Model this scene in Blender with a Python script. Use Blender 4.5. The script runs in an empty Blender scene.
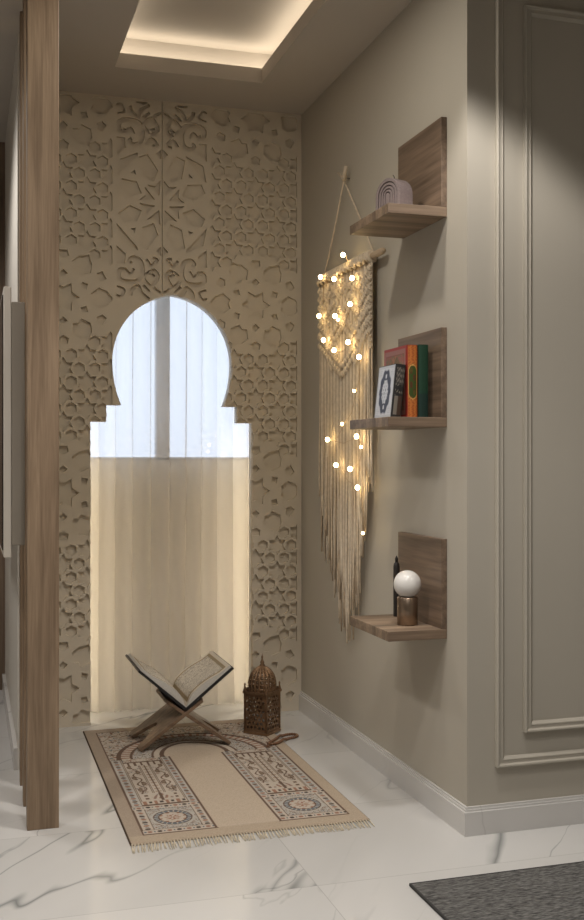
import bpy, bmesh, math, random
from mathutils import Vector, Matrix, noise
from mathutils.geometry import delaunay_2d_cdt

random.seed(7)
PI = math.pi
S = bpy.context.scene
COL = S.collection

# ------------------------------------------------------------------ place
H = 1.141            # eye height
CEIL = 2.70
XR = 1.4435          # right wall of the niche
YB = 4.573           # face of the carved wall
YF = 2.908           # panelled wall that turns the corner
XS = 0.8055          # seam between the two carved panels
XO = 0.8555          # axis of the arched opening / window


# ------------------------------------------------------------------ materials
def new_mat(name):
    m = bpy.data.materials.new(name)
    m.use_nodes = True
    nt = m.node_tree
    b = nt.nodes['Principled BSDF']
    return m, nt, b


def plain(name, col, rough=0.5, metal=0.0, spec=0.5, noise=0.0, nscale=30.0, bump=0.0):
    m, nt, b = new_mat(name)
    b.inputs['Base Color'].default_value = (*col, 1)
    b.inputs['Roughness'].default_value = rough
    b.inputs['Metallic'].default_value = metal
    b.inputs['Specular IOR Level'].default_value = spec
    if noise or bump:
        tc = nt.nodes.new('ShaderNodeTexCoord')
        n = nt.nodes.new('ShaderNodeTexNoise')
        n.inputs['Scale'].default_value = nscale
        n.inputs['Detail'].default_value = 5
        nt.links.new(tc.outputs['Object'], n.inputs['Vector'])
        if noise:
            r = nt.nodes.new('ShaderNodeValToRGB')
            r.color_ramp.elements[0].position = 0.3
            r.color_ramp.elements[1].position = 0.7
            r.color_ramp.elements[0].color = (*[c * (1 - noise) for c in col], 1)
            r.color_ramp.elements[1].color = (*[min(1, c * (1 + noise)) for c in col], 1)
            nt.links.new(n.outputs['Fac'], r.inputs['Fac'])
            nt.links.new(r.outputs['Color'], b.inputs['Base Color'])
        if bump:
            bp = nt.nodes.new('ShaderNodeBump')
            bp.inputs['Strength'].default_value = bump
            bp.inputs['Distance'].default_value = 0.002
            nt.links.new(n.outputs['Fac'], bp.inputs['Height'])
            nt.links.new(bp.outputs['Normal'], b.inputs['Normal'])
    return m


def wood(name, c1, c2, axis='Z', rough=0.55, scale=1.0, stripes=None):
    m, nt, b = new_mat(name)
    N, L = nt.nodes, nt.links
    tc = N.new('ShaderNodeTexCoord')
    mp = N.new('ShaderNodeMapping')
    s = {'X': (1.2, 26, 26), 'Y': (26, 1.2, 26), 'Z': (26, 26, 1.2)}[axis]
    mp.inputs['Scale'].default_value = [v * scale for v in s]
    L.new(tc.outputs['Object'], mp.inputs['Vector'])
    n1 = N.new('ShaderNodeTexNoise')
    n1.inputs['Scale'].default_value = 1.0
    n1.inputs['Detail'].default_value = 7
    n1.inputs['Distortion'].default_value = 0.9
    L.new(mp.outputs['Vector'], n1.inputs['Vector'])
    mp2 = N.new('ShaderNodeMapping')
    mp2.inputs['Scale'].default_value = [v * scale * 5 for v in s]
    L.new(tc.outputs['Object'], mp2.inputs['Vector'])
    n2 = N.new('ShaderNodeTexNoise')
    n2.inputs['Detail'].default_value = 4
    n2.inputs['Scale'].default_value = 1.0
    L.new(mp2.outputs['Vector'], n2.inputs['Vector'])
    mx = N.new('ShaderNodeMath'); mx.operation = 'MULTIPLY_ADD'
    L.new(n2.outputs['Fac'], mx.inputs[0]); mx.inputs[1].default_value = 0.45
    L.new(n1.outputs['Fac'], mx.inputs[2])
    r = N.new('ShaderNodeValToRGB')
    r.color_ramp.elements[0].position = 0.52
    r.color_ramp.elements[1].position = 0.92
    r.color_ramp.elements[0].color = (*c1, 1)
    r.color_ramp.elements[1].color = (*c2, 1)
    L.new(mx.outputs[0], r.inputs['Fac'])
    out = r.outputs['Color']
    if stripes:                       # end-grain blocks of a laminated board
        ax, per = stripes
        sp = N.new('ShaderNodeSeparateXYZ'); L.new(tc.outputs['Object'], sp.inputs[0])
        d = N.new('ShaderNodeMath'); d.operation = 'DIVIDE'; d.inputs[1].default_value = per
        L.new(sp.outputs[ax], d.inputs[0])
        f = N.new('ShaderNodeMath'); f.operation = 'FLOOR'; L.new(d.outputs[0], f.inputs[0])
        w = N.new('ShaderNodeTexWhiteNoise'); w.noise_dimensions = '1D'; L.new(f.outputs[0], w.inputs['W'])
        mr = N.new('ShaderNodeMapRange'); mr.inputs['To Min'].default_value = 0.72; mr.inputs['To Max'].default_value = 1.2
        L.new(w.outputs['Value'], mr.inputs['Value'])
        mul = N.new('ShaderNodeVectorMath'); mul.operation = 'SCALE'
        L.new(out, mul.inputs[0]); L.new(mr.outputs[0], mul.inputs['Scale'])
        out = mul.outputs[0]
    L.new(out, b.inputs['Base Color'])
    b.inputs['Roughness'].default_value = rough
    bp = N.new('ShaderNodeBump'); bp.inputs['Strength'].default_value = 0.15; bp.inputs['Distance'].default_value = 0.002
    L.new(mx.outputs[0], bp.inputs['Height']); L.new(bp.outputs['Normal'], b.inputs['Normal'])
    return m


def marble(name, base, vein, rough=0.12, tile=None, scale=1.0, seed=0.0, vw=0.035):
    m, nt, b = new_mat(name)
    N, L = nt.nodes, nt.links
    tc = N.new('ShaderNodeTexCoord')
    vec = tc.outputs['Object']
    grout = None
    if tile:
        br = N.new('ShaderNodeTexBrick')
        br.offset = 0.0
        br.inputs['Scale'].default_value = 1.0
        br.inputs['Brick Width'].default_value = tile[0]
        br.inputs['Row Height'].default_value = tile[1]
        br.inputs['Mortar Size'].default_value = 0.0012
        br.inputs['Mortar Smooth'].default_value = 0.0
        br.inputs['Bias'].default_value = 0.0
        mpb = N.new('ShaderNodeMapping'); mpb.inputs['Location'].default_value = tile[2]
        L.new(vec, mpb.inputs['Vector']); L.new(mpb.outputs[0], br.inputs['Vector'])
        grout = br.outputs['Fac']
        sp = N.new('ShaderNodeVectorMath'); sp.operation = 'DIVIDE'
        L.new(mpb.outputs[0], sp.inputs[0]); sp.inputs[1].default_value = (tile[0], tile[1], 1)
        fl = N.new('ShaderNodeVectorMath'); fl.operation = 'FLOOR'; L.new(sp.outputs[0], fl.inputs[0])
        wn = N.new('ShaderNodeTexWhiteNoise'); wn.noise_dimensions = '3D'; L.new(fl.outputs[0], wn.inputs['Vector'])
        sc = N.new('ShaderNodeVectorMath'); sc.operation = 'SCALE'; sc.inputs['Scale'].default_value = 9.0
        L.new(wn.outputs['Color'], sc.inputs[0])
        ad = N.new('ShaderNodeVectorMath'); ad.operation = 'ADD'
        L.new(vec, ad.inputs[0]); L.new(sc.outputs[0], ad.inputs[1])
        vec = ad.outputs[0]
    mr0 = N.new('ShaderNodeMapping')
    mr0.inputs['Rotation'].default_value = (0, 0, -0.9)
    L.new(vec, mr0.inputs['Vector'])
    mp = N.new('ShaderNodeMapping')
    mp.inputs['Location'].default_value = (seed, seed * 1.7, seed * 0.3)
    mp.inputs['Scale'].default_value = (0.5 * scale, 2.0 * scale, 1.3 * scale)
    L.new(mr0.outputs['Vector'], mp.inputs['Vector'])

    def vein_layer(sc, width, det, dist):
        n = N.new('ShaderNodeTexNoise')
        n.inputs['Scale'].default_value = sc
        n.inputs['Detail'].default_value = det
        n.inputs['Roughness'].default_value = 0.48
        n.inputs['Distortion'].default_value = dist
        L.new(mp.outputs['Vector'], n.inputs['Vector'])
        a = N.new('ShaderNodeMath'); a.operation = 'SUBTRACT'; a.inputs[1].default_value = 0.5
        L.new(n.outputs['Fac'], a.inputs[0])
        ab = N.new('ShaderNodeMath'); ab.operation = 'ABSOLUTE'; L.new(a.outputs[0], ab.inputs[0])
        mr = N.new('ShaderNodeMapRange'); mr.inputs['From Max'].default_value = width
        mr.inputs['To Min'].default_value = 1.0; mr.inputs['To Max'].default_value = 0.0
        L.new(ab.outputs[0], mr.inputs['Value'])
        return mr.outputs[0]
    v1 = vein_layer(0.8, vw, 4.2, 0.25)
    v2 = vein_layer(1.7, vw * 0.6, 4.0, 0.4)
    msk = N.new('ShaderNodeTexNoise'); msk.inputs['Scale'].default_value = 1.1; msk.inputs['Detail'].default_value = 2
    L.new(mp.outputs['Vector'], msk.inputs['Vector'])
    mm = N.new('ShaderNodeMapRange'); mm.inputs['From Min'].default_value = 0.45; mm.inputs['From Max'].default_value = 0.62
    L.new(msk.outputs['Fac'], mm.inputs['Value'])
    p = N.new('ShaderNodeMath'); p.operation = 'POWER'; p.inputs[1].default_value = 1.7; L.new(v1, p.inputs[0])
    m1 = N.new('ShaderNodeMath'); m1.operation = 'MULTIPLY'; L.new(p.outputs[0], m1.inputs[0]); L.new(mm.outputs[0], m1.inputs[1])
    m2 = N.new('ShaderNodeMath'); m2.operation = 'MULTIPLY'; L.new(v2, m2.inputs[0]); L.new(mm.outputs[0], m2.inputs[1])
    ms = N.new('ShaderNodeMath'); ms.operation = 'MULTIPLY_ADD'; ms.use_clamp = True
    L.new(m2.outputs[0], ms.inputs[0]); ms.inputs[1].default_value = 0.6; L.new(m1.outputs[0], ms.inputs[2])
    cl = N.new('ShaderNodeTexNoise'); cl.inputs['Scale'].default_value = 1.4; cl.inputs['Detail'].default_value = 3
    L.new(mp.outputs['Vector'], cl.inputs['Vector'])
    cr = N.new('ShaderNodeMapRange'); cr.inputs['From Min'].default_value = 0.35; cr.inputs['From Max'].default_value = 0.75
    cr.inputs['To Min'].default_value = 0.0; cr.inputs['To Max'].default_value = 0.18
    L.new(cl.outputs['Fac'], cr.inputs['Value'])
    mx0 = N.new('ShaderNodeMix'); mx0.data_type = 'RGBA'
    mx0.inputs['A'].default_value = (*base, 1); mx0.inputs['B'].default_value = (*vein, 1)
    L.new(cr.outputs[0], mx0.inputs['Factor'])
    mx = N.new('ShaderNodeMix'); mx.data_type = 'RGBA'
    L.new(ms.outputs[0], mx.inputs['Factor'])
    L.new(mx0.outputs['Result'], mx.inputs['A']); mx.inputs['B'].default_value = (*vein, 1)
    out = mx.outputs['Result']
    if grout is not None:
        mg = N.new('ShaderNodeMix'); mg.data_type = 'RGBA'
        L.new(grout, mg.inputs['Factor']); L.new(out, mg.inputs['A'])
        mg.inputs['B'].default_value = (*[c * 0.72 for c in base], 1)
        out = mg.outputs['Result']
    L.new(out, b.inputs['Base Color'])
    b.inputs['Roughness'].default_value = rough
    return m


def vcol_mat(name, rough=0.9, spec=0.2, bump=0.0, bscale=400):
    m, nt, b = new_mat(name)
    a = nt.nodes.new('ShaderNodeVertexColor'); a.layer_name = 'Col'
    nt.links.new(a.outputs['Color'], b.inputs['Base Color'])
    b.inputs['Roughness'].default_value = rough
    b.inputs['Specular IOR Level'].default_value = spec
    if bump:
        tc = nt.nodes.new('ShaderNodeTexCoord')
        n = nt.nodes.new('ShaderNodeTexNoise'); n.inputs['Scale'].default_value = bscale
        nt.links.new(tc.outputs['Object'], n.inputs['Vector'])
        bp = nt.nodes.new('ShaderNodeBump'); bp.inputs['Strength'].default_value = bump; bp.inputs['Distance'].default_value = 0.003
        nt.links.new(n.outputs['Fac'], bp.inputs['Height']); nt.links.new(bp.outputs['Normal'], b.inputs['Normal'])
    return m


def emit(name, col, strength):
    m, nt, b = new_mat(name)
    b.inputs['Base Color'].default_value = (*col, 1)
    b.inputs['Emission Color'].default_value = (*col, 1)
    b.inputs['Emission Strength'].default_value = strength
    return m


def sheer(name, col, open_=0.45):
    m, nt, b = new_mat(name)
    N, L = nt.nodes, nt.links
    nt.nodes.remove(b)
    out = N['Material Output']
    d = N.new('ShaderNodeBsdfDiffuse'); d.inputs['Color'].default_value = (*col, 1)
    t = N.new('ShaderNodeBsdfTranslucent'); t.inputs['Color'].default_value = (*col, 1)
    tr = N.new('ShaderNodeBsdfTransparent'); tr.inputs['Color'].default_value = (1, 1, 1, 1)
    a = N.new('ShaderNodeMixShader'); a.inputs[0].default_value = 0.5
    L.new(d.outputs[0], a.inputs[1]); L.new(t.outputs[0], a.inputs[2])
    c = N.new('ShaderNodeMixShader'); c.inputs[0].default_value = open_
    L.new(a.outputs[0], c.inputs[1]); L.new(tr.outputs[0], c.inputs[2])
    L.new(c.outputs[0], out.inputs['Surface'])
    return m


def glass(name):
    m, nt, b = new_mat(name)
    N, L = nt.nodes, nt.links
    nt.nodes.remove(b)
    out = N['Material Output']
    g = N.new('ShaderNodeBsdfGlossy'); g.inputs['Roughness'].default_value = 0.02
    tr = N.new('ShaderNodeBsdfTransparent'); tr.inputs['Color'].default_value = (0.96, 0.98, 1, 1)
    c = N.new('ShaderNodeMixShader'); c.inputs[0].default_value = 0.06
    L.new(tr.outputs[0], c.inputs[1]); L.new(g.outputs[0], c.inputs[2])
    L.new(c.outputs[0], out.inputs['Surface'])
    return m


M = {}
M['paint'] = plain('wall_paint', (0.472, 0.435, 0.368), 0.6, noise=0.02, nscale=3, bump=0.03, spec=0.3)
M['ceil'] = plain('ceiling_paint', (0.46, 0.42, 0.37), 0.8, noise=0.01, nscale=3, spec=0.2)
M['white'] = plain('white_paint', (0.68, 0.65, 0.59), 0.5, spec=0.4, noise=0.01, nscale=4)
M['carve'] = plain('carved_stucco', (0.61, 0.54, 0.435), 0.7, noise=0.03, nscale=8, bump=0.05, spec=0.3)
M['floor'] = marble('floor_marble', (0.62, 0.61, 0.592), (0.23, 0.24, 0.235), 0.11, tile=(1.2, 0.6, (0.31, 0.32, 0)), seed=2.35, vw=0.010)
M['skirt'] = marble('skirting_marble', (0.66, 0.645, 0.625), (0.30, 0.28, 0.26), 0.2, scale=0.8, seed=11.3, vw=0.014)
M['oak'] = wood('oak_slat', (0.170, 0.113, 0.069), (0.30, 0.212, 0.136), 'Z', 0.5, 1.5)
M['oak_shelf'] = wood('oak_shelf', (0.105, 0.070, 0.047), (0.235, 0.165, 0.115), 'Y', 0.5)
M['oak_plate'] = wood('oak_shelf_laminated', (0.145, 0.098, 0.065), (0.29, 0.21, 0.145), 'X', 0.5, stripes=('Y', 0.027))
M['oak_far'] = wood('oak_cladding', (0.11, 0.075, 0.05), (0.23, 0.16, 0.11), 'Z', 0.5)
M['walnut'] = wood('walnut', (0.10, 0.060, 0.036), (0.25, 0.165, 0.105), 'X', 0.5)
M['sheer'] = sheer('sheer_voile', (0.86, 0.81, 0.74), 0.50)
M['glass'] = glass('window_glass')
M['frame'] = plain('window_frame_grey', (0.62, 0.62, 0.65), 0.4)
M['rope'] = plain('cotton_cord', (0.66, 0.56, 0.43), 0.9, noise=0.12, nscale=60, bump=0.4, spec=0.1)
M['rope_pale'] = plain('pale_cotton_cord', (0.76, 0.67, 0.54), 0.9, noise=0.12, nscale=60, bump=0.4, spec=0.1)
M['rope_dark'] = plain('raw_cotton_cord', (0.50, 0.40, 0.29), 0.9, noise=0.12, nscale=60, bump=0.4, spec=0.1)
M['dowel'] = wood('beech_dowel', (0.38, 0.28, 0.18), (0.55, 0.42, 0.29), 'Y', 0.6)
M['bulb'] = emit('warm_bulb', (1.0, 0.72, 0.34), 26.0)
M['wire'] = plain('copper_wire', (0.45, 0.30, 0.16), 0.4, metal=0.8)
M['brass'] = plain('antique_brass', (0.27, 0.168, 0.098), 0.42, metal=0.7, noise=0.25, nscale=40)
M['bronze'] = plain('brushed_bronze', (0.30, 0.225, 0.165), 0.28, metal=0.9)
M['opal'] = plain('opal_glass', (0.72, 0.70, 0.67), 0.25, noise=0.05, nscale=14)
M['dark'] = plain('dark_wax', (0.022, 0.018, 0.016), 0.55)
M['lilac'] = plain('lilac_wax', (0.215, 0.172, 0.168), 0.6, noise=0.12, nscale=160, bump=0.3)
M['groove_shade'] = plain('lilac_groove_shade', (0.045, 0.032, 0.032), 0.7)  # shade between the arches, put into the core's colour
M['pages'] = plain('paper_edges', (0.57, 0.545, 0.50), 0.85, noise=0.06, nscale=200)
M['black'] = plain('black_leather', (0.016, 0.015, 0.016), 0.45)
M['red'] = plain('red_leather', (0.30, 0.030, 0.020), 0.45)
M['green'] = plain('green_cloth', (0.012, 0.042, 0.026), 0.55, noise=0.2, nscale=60)
M['print'] = vcol_mat('printed_cover', 0.45, 0.4)
M['paper'] = vcol_mat('printed_paper', 0.8, 0.2)
M['rug'] = vcol_mat('prayer_rug_pile', 0.95, 0.1, 0.5, 500)
M['fringe'] = plain('rug_fringe', (0.66, 0.58, 0.45), 0.9, noise=0.15, nscale=90)
M['bead'] = plain('wood_bead', (0.17, 0.085, 0.045), 0.35, noise=0.2, nscale=90)
M['screen'] = plain('dark_screen', (0.012, 0.013, 0.016), 0.12)
M['casing'] = plain('beige_casing', (0.62, 0.57, 0.50), 0.45)
M['mount'] = plain('taupe_casing', (0.27, 0.235, 0.19), 0.5)
M['binding'] = plain('dark_binding', (.045, .043, .042), .9)
M['nail'] = plain('steel_nail', (0.5, 0.48, 0.45), 0.3, metal=1)


def rug_weave():
    m, nt, b = new_mat('grey_flatweave')
    N, L = nt.nodes, nt.links
    tc = N.new('ShaderNodeTexCoord')
    mp = N.new('ShaderNodeMapping'); mp.inputs['Scale'].default_value = (60, 260, 60)
    L.new(tc.outputs['Object'], mp.inputs['Vector'])
    n = N.new('ShaderNodeTexNoise'); n.inputs['Scale'].default_value = 1; n.inputs['Detail'].default_value = 4
    L.new(mp.outputs[0], n.inputs['Vector'])
    r = N.new('ShaderNodeValToRGB')
    r.color_ramp.elements[0].position = 0.32; r.color_ramp.elements[0].color = (0.025, 0.024, 0.023, 1)
    r.color_ramp.elements[1].position = 0.72; r.color_ramp.elements[1].color = (0.20, 0.195, 0.185, 1)
    L.new(n.outputs['Fac'], r.inputs['Fac']); L.new(r.outputs[0], b.inputs['Base Color'])
    bp = N.new('ShaderNodeBump'); bp.inputs['Strength'].default_value = 0.6; bp.inputs['Distance'].default_value = 0.004
    L.new(n.outputs['Fac'], bp.inputs['Height']); L.new(bp.outputs[0], b.inputs['Normal'])
    b.inputs['Roughness'].default_value = 0.95
    return m


M['weave'] = rug_weave()


# ------------------------------------------------------------------ mesh helpers
class MB:
    """collects shapes; build() links them as one mesh object"""
    def __init__(self):
        self.v, self.f, self.mi, self.sm = [], [], [], []

    def add(self, verts, faces, mi=0, smooth=False):
        o = len(self.v)
        self.v += [tuple(p) for p in verts]
        for f in faces:
            self.f.append([i + o for i in f]); self.mi.append(mi); self.sm.append(smooth)
        return self

    def box(self, x0, x1, y0, y1, z0, z1, mi=0, mat=None):
        v = [Vector(p) for p in [(x0, y0, z0), (x1, y0, z0), (x1, y1, z0), (x0, y1, z0),
                                 (x0, y0, z1), (x1, y0, z1), (x1, y1, z1), (x0, y1, z1)]]
        if mat: v = [mat @ p for p in v]
        return self.add(v, [(0, 3, 2, 1), (4, 5, 6, 7), (0, 1, 5, 4), (1, 2, 6, 5), (2, 3, 7, 6), (3, 0, 4, 7)], mi)

    def tube(self, pts, r, n=8, mi=0, closed=False, cap=True):
        pts = [Vector(p) for p in pts]
        k = len(pts)
        rr = r if isinstance(r, (list, tuple)) else [r] * k
        rings, prev = [], None
        for i in range(k):
            if closed: d = pts[(i + 1) % k] - pts[i - 1]
            else: d = pts[min(i + 1, k - 1)] - pts[max(i - 1, 0)]
            if d.length < 1e-9: d = Vector((0, 0, 1))
            d.normalize()
            if prev is None:
                a = Vector((0, 0, 1)) if abs(d.z) < 0.9 else Vector((1, 0, 0))
                u = d.cross(a).normalized()
            else:
                u = prev - d * prev.dot(d)
                if u.length < 1e-6:
                    u = d.cross(Vector((1, 0, 0)))
                u.normalize()
            prev = u
            w = d.cross(u)
            rings.append([pts[i] + (u * math.cos(2 * PI * j / n) + w * math.sin(2 * PI * j / n)) * rr[i] for j in range(n)])
        v = [p for ring in rings for p in ring]
        f = []
        for i in range(k if closed else k - 1):
            a, b = i * n, ((i + 1) % k) * n
            for j in range(n):
                f.append((a + j, a + (j + 1) % n, b + (j + 1) % n, b + j))
        if cap and not closed:
            f.append(tuple(range(n - 1, -1, -1)))
            f.append(tuple((k - 1) * n + j for j in range(n)))
        return self.add(v, f, mi, True)

    def lathe(self, prof, c=(0, 0, 0), n=32, mi=0, smooth=True):
        v, f = [], []
        for (r, z) in prof:
            for j in range(n):
                t = 2 * PI * j / n
                v.append((c[0] + r * math.cos(t), c[1] + r * math.sin(t), c[2] + z))
        for i in range(len(prof) - 1):
            for j in range(n):
                f.append((i * n + j, i * n + (j + 1) % n, (i + 1) * n + (j + 1) % n, (i + 1) * n + j))
        f.append(tuple(range(n - 1, -1, -1)))
        f.append(tuple((len(prof) - 1) * n + j for j in range(n)))
        return self.add(v, f, mi, smooth)

    def ball(self, c, r, n=10, mi=0, mat=None):
        rx, ry, rz = r if isinstance(r, (tuple, list)) else (r, r, r)
        v, f = [], []
        m = max(4, n // 2 + 1)
        for i in range(m + 1):
            a = PI * i / m
            for j in range(n):
                t = 2 * PI * j / n
                p = Vector((rx * math.sin(a) * math.cos(t), ry * math.sin(a) * math.sin(t), rz * math.cos(a)))
                if mat: p = mat @ p
                v.append(p + Vector(c))
        for i in range(m):
            for j in range(n):
                f.append((i * n + j, (i + 1) * n + j, (i + 1) * n + (j + 1) % n, i * n + (j + 1) % n))
        return self.add(v, f, mi, True)

    def sweep_rect(self, rect, prof, y):
        """picture-frame moulding on a wall facing -Y: rect x0,x1,z0,z1; prof (inset, height out of the wall)"""
        x0, x1, z0, z1 = rect
        cor = [(x0, z0, 1, 1), (x1, z0, -1, 1), (x1, z1, -1, -1), (x0, z1, 1, -1)]
        k = len(prof)
        v = []
        for (x, z, sx, sz) in cor:
            for (d, h) in prof:
                v.append((x + sx * d, y - h * .82, z + sz * d))
        f = []
        for c in range(4):
            n = (c + 1) % 4
            for i in range(k - 1):
                f.append((c * k + i, n * k + i, n * k + i + 1, c * k + i + 1))
        return self.add(v, f)

    def build(self, name, mats, parent=None, bevel=0.0, seg=2, fix=True):
        me = bpy.data.meshes.new(name)
        me.from_pydata(self.v, [], self.f)
        if not isinstance(mats, (list, tuple)): mats = [mats]
        for m in mats: me.materials.append(m)
        me.polygons.foreach_set('material_index', self.mi)
        me.polygons.foreach_set('use_smooth', self.sm)
        me.update()
        if fix:
            bm = bmesh.new(); bm.from_mesh(me)
            bmesh.ops.recalc_face_normals(bm, faces=bm.faces)
            bm.to_mesh(me); bm.free()
        o = bpy.data.objects.new(name, me)
        COL.objects.link(o)
        if bevel:
            md = o.modifiers.new('edge', 'BEVEL'); md.width = bevel; md.segments = seg; md.limit_method = 'ANGLE'
            md.angle_limit = math.radians(40)
        if parent is not None:
            o.parent = parent
        return o


def thing(name, label, cat, loc=(0, 0, 0), rz=0.0, group=None):
    o = bpy.data.objects.new(name, None)
    o.empty_display_size = 0.05
    COL.objects.link(o)
    o.location = loc; o.rotation_euler = (0, 0, rz)
    o['label'] = label; o['category'] = cat
    if group: o['group'] = group
    return o


def tag(o, label, cat, group=None):
    o['label'] = label; o['category'] = cat
    if group: o['group'] = group
    return o


def struct(o):
    o['kind'] = 'structure'
    return o


def copy_tree(o, parent=None):
    c = o.copy(); COL.objects.link(c)
    if parent is not None: c.parent = parent
    for ch in [x for x in COL.objects if x.parent == o]:
        copy_tree(ch, c)
    return c


def inside(p, poly):
    x, y = p; r = False; n = len(poly); j = n - 1
    for i in range(n):
        xi, yi = poly[i]; xj, yj = poly[j]
        if (yi > y) != (yj > y) and x < (xj - xi) * (y - yi) / (yj - yi) + xi:
            r = not r
        j = i
    return r


def flat_cut(outer, holes):
    """triangles of the outline minus any number of (possibly overlapping) holes; returns verts2d, tris, boundary edges"""
    verts, edges = [], []
    for poly in [outer] + holes:
        o = len(verts)
        verts += [Vector(p) for p in poly]
        n = len(poly)
        edges += [(o + i, o + (i + 1) % n) for i in range(n)]
    v, e, f, *_ = delaunay_2d_cdt(verts, edges, [], 0, 1e-6)
    boxes = [(min(p[0] for p in h), max(p[0] for p in h), min(p[1] for p in h), max(p[1] for p in h), h) for h in holes]
    keep = []
    for t in f:
        cx = sum(v[i][0] for i in t) / len(t); cy = sum(v[i][1] for i in t) / len(t)
        if not inside((cx, cy), outer): continue
        if any(a <= cx <= b and c <= cy <= d and inside((cx, cy), h) for a, b, c, d, h in boxes): continue
        keep.append(tuple(t))
    cnt = {}
    for t in keep:
        for i in range(len(t)):
            a, b = t[i], t[(i + 1) % len(t)]
            k = (min(a, b), max(a, b)); cnt.setdefault(k, []).append((a, b))
    bound = [d[0] for d in cnt.values() if len(d) == 1]
    return [(p[0], p[1]) for p in v], keep, bound


def plate(mb, outer, holes, to3, d0, d1, mi=0):
    """solid plate: to3(u, v, depth) -> 3-D point"""
    v, tris, bound = flat_cut(outer, holes)
    n = len(v)
    V = [to3(p[0], p[1], d0) for p in v] + [to3(p[0], p[1], d1) for p in v]
    F = list(tris) + [tuple(i + n for i in reversed(t)) for t in tris]
    F += [(b, a, a + n, b + n) for a, b in bound]
    return mb.add(V, F, mi)


def reg(cx, cy, r, n, a0=0.0, r2=None):
    out = []
    m = n * 2 if r2 else n
    for i in range(m):
        rr = r if (not r2 or i % 2 == 0) else r2
        t = a0 + 2 * PI * i / m
        out.append((cx + rr * math.cos(t), cy + rr * math.sin(t)))
    return out


def rot2(pts, a, c=(0, 0)):
    ca, sa = math.cos(a), math.sin(a)
    return [(c[0] + x * ca - y * sa, c[1] + x * sa + y * ca) for x, y in pts]


def band2(pts, w):
    """closed outline of a ribbon of width w along a smoothed path"""
    q = []
    n = len(pts)
    for i in range(n - 1):
        p0 = pts[max(i - 1, 0)]; p1 = pts[i]; p2 = pts[i + 1]; p3 = pts[min(i + 2, n - 1)]
        for s in range(4):
            t = s / 4
            q.append(tuple(0.5 * ((2 * p1[k]) + (-p0[k] + p2[k]) * t + (2 * p0[k] - 5 * p1[k] + 4 * p2[k] - p3[k]) * t * t
                                  + (-p0[k] + 3 * p1[k] - 3 * p2[k] + p3[k]) * t ** 3) for k in (0, 1)))
    q.append(pts[-1])
    L, R = [], []
    for i in range(len(q)):
        a = q[max(i - 1, 0)]; b = q[min(i + 1, len(q) - 1)]
        dx, dy = b[0] - a[0], b[1] - a[1]; l = math.hypot(dx, dy) or 1
        ww = w * (0.5 + 0.5 * math.sin(PI * (i + 0.5) / len(q)) ** .5)
        L.append((q[i][0] - dy / l * ww / 2, q[i][1] + dx / l * ww / 2))
        R.append((q[i][0] + dy / l * ww / 2, q[i][1] - dx / l * ww / 2))
    return L + R[::-1]


# ------------------------------------------------------------------ room shell
X0, X1, Y0, Y1 = -2.6, 3.4, -2.2, 5.40
struct(MB().box(X0 - .1, X1 + .1, Y0 - .1, Y1 + .1, -0.06, 0.0).build('floor', M['floor']))

# ceiling with a recessed light tray over the niche
TX0, TX1, TY0, TY1 = 0.555, 1.162, 3.22, 4.233
mb = MB()
mb.box(X0, TX0, Y0, Y1, CEIL, CEIL + .06)
mb.box(TX1, X1, Y0, Y1, CEIL, CEIL + .06)
mb.box(TX0, TX1, Y0, TY0, CEIL, CEIL + .06)
mb.box(TX0, TX1, TY1, Y1, CEIL, CEIL + .06)
SB = 0.085
mb.box(TX0 - SB - .03, TX1 + SB + .03, TY0 - SB - .03, TY1 + SB + .03, CEIL + .155, CEIL + .2)
mb.box(TX0 - SB - .03, TX0 - SB, TY0 - SB, TY1 + SB, CEIL + .055, CEIL + .16)
mb.box(TX1 + SB, TX1 + SB + .03, TY0 - SB, TY1 + SB, CEIL + .055, CEIL + .16)
mb.box(TX0 - SB, TX1 + SB, TY1 + SB, TY1 + SB + .03, CEIL + .055, CEIL + .16)
mb.box(TX0 - SB, TX1 + SB, TY0 - SB - .03, TY0 - SB, CEIL + .055, CEIL + .16)
struct(mb.build('ceiling', M['ceil']))

# walls
struct(MB().box(XR, X1, YF, Y1, 0, CEIL).build('wall_right', M['paint']))
struct(MB().box(X0 - .1, X0, Y0, Y1, 0, CEIL).build('wall_left', M['white']))
struct(MB().box(X1, X1 + .1, Y0, YF, 0, CEIL).build('wall_east', M['paint']))
struct(MB().box(X0, X1, Y0 - .1, Y0, 0, CEIL).build('wall_front', M['white']))
struct(MB().box(X0, .17, Y1, Y1 + .1, 0, CEIL).build('wall_far', M['oak_far']))
struct(MB().box(.17, .266, 3.996, Y1, 0, CEIL).build('wall_niche', M['white']))


def arch_outline():
    hw, zs, ztop = 0.266, 1.56, 1.858
    pts = [(XO - .358, -0.001), (XO - .358, 1.2995), (XO - .290, 1.2995), (XO - .290, 1.372)]
    lo = []
    b = 0.365
    for i in range(13):
        dz = -0.188 + 0.188 * i / 12
        lo.append((hw * math.sqrt(max(0, 1 - (dz / b) ** 2)), zs + dz))
    e = ((ztop - zs) ** 2 - hw ** 2) / (2 * hw)
    r = hw + e
    up = []
    for i in range(1, 17):
        a = math.acos(e / r) * i / 16
        up.append((-e + r * math.cos(a), zs + r * math.sin(a)))
    half = lo + up
    left = [(XO - x, z) for x, z in half]
    right = [(XO + x, z) for x, z in half[::-1]][1:]
    pts += left + right
    pts += [(XO + .290, 1.372), (XO + .290, 1.2995), (XO + .358, 1.2995), (XO + .358, -0.001)]
    return pts


ARCH = arch_outline()
to_wall = lambda u, v, d: (u, d, v)

# masonry behind the carved panels, with the arched opening
mb = MB()
plate(mb, [(.266, -0.0), (XR, -0.0), (XR, CEIL), (.266, CEIL)], [ARCH], to_wall, YB + .0285, YB + .066)
struct(mb.build('wall_back', M['white']))
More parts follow.
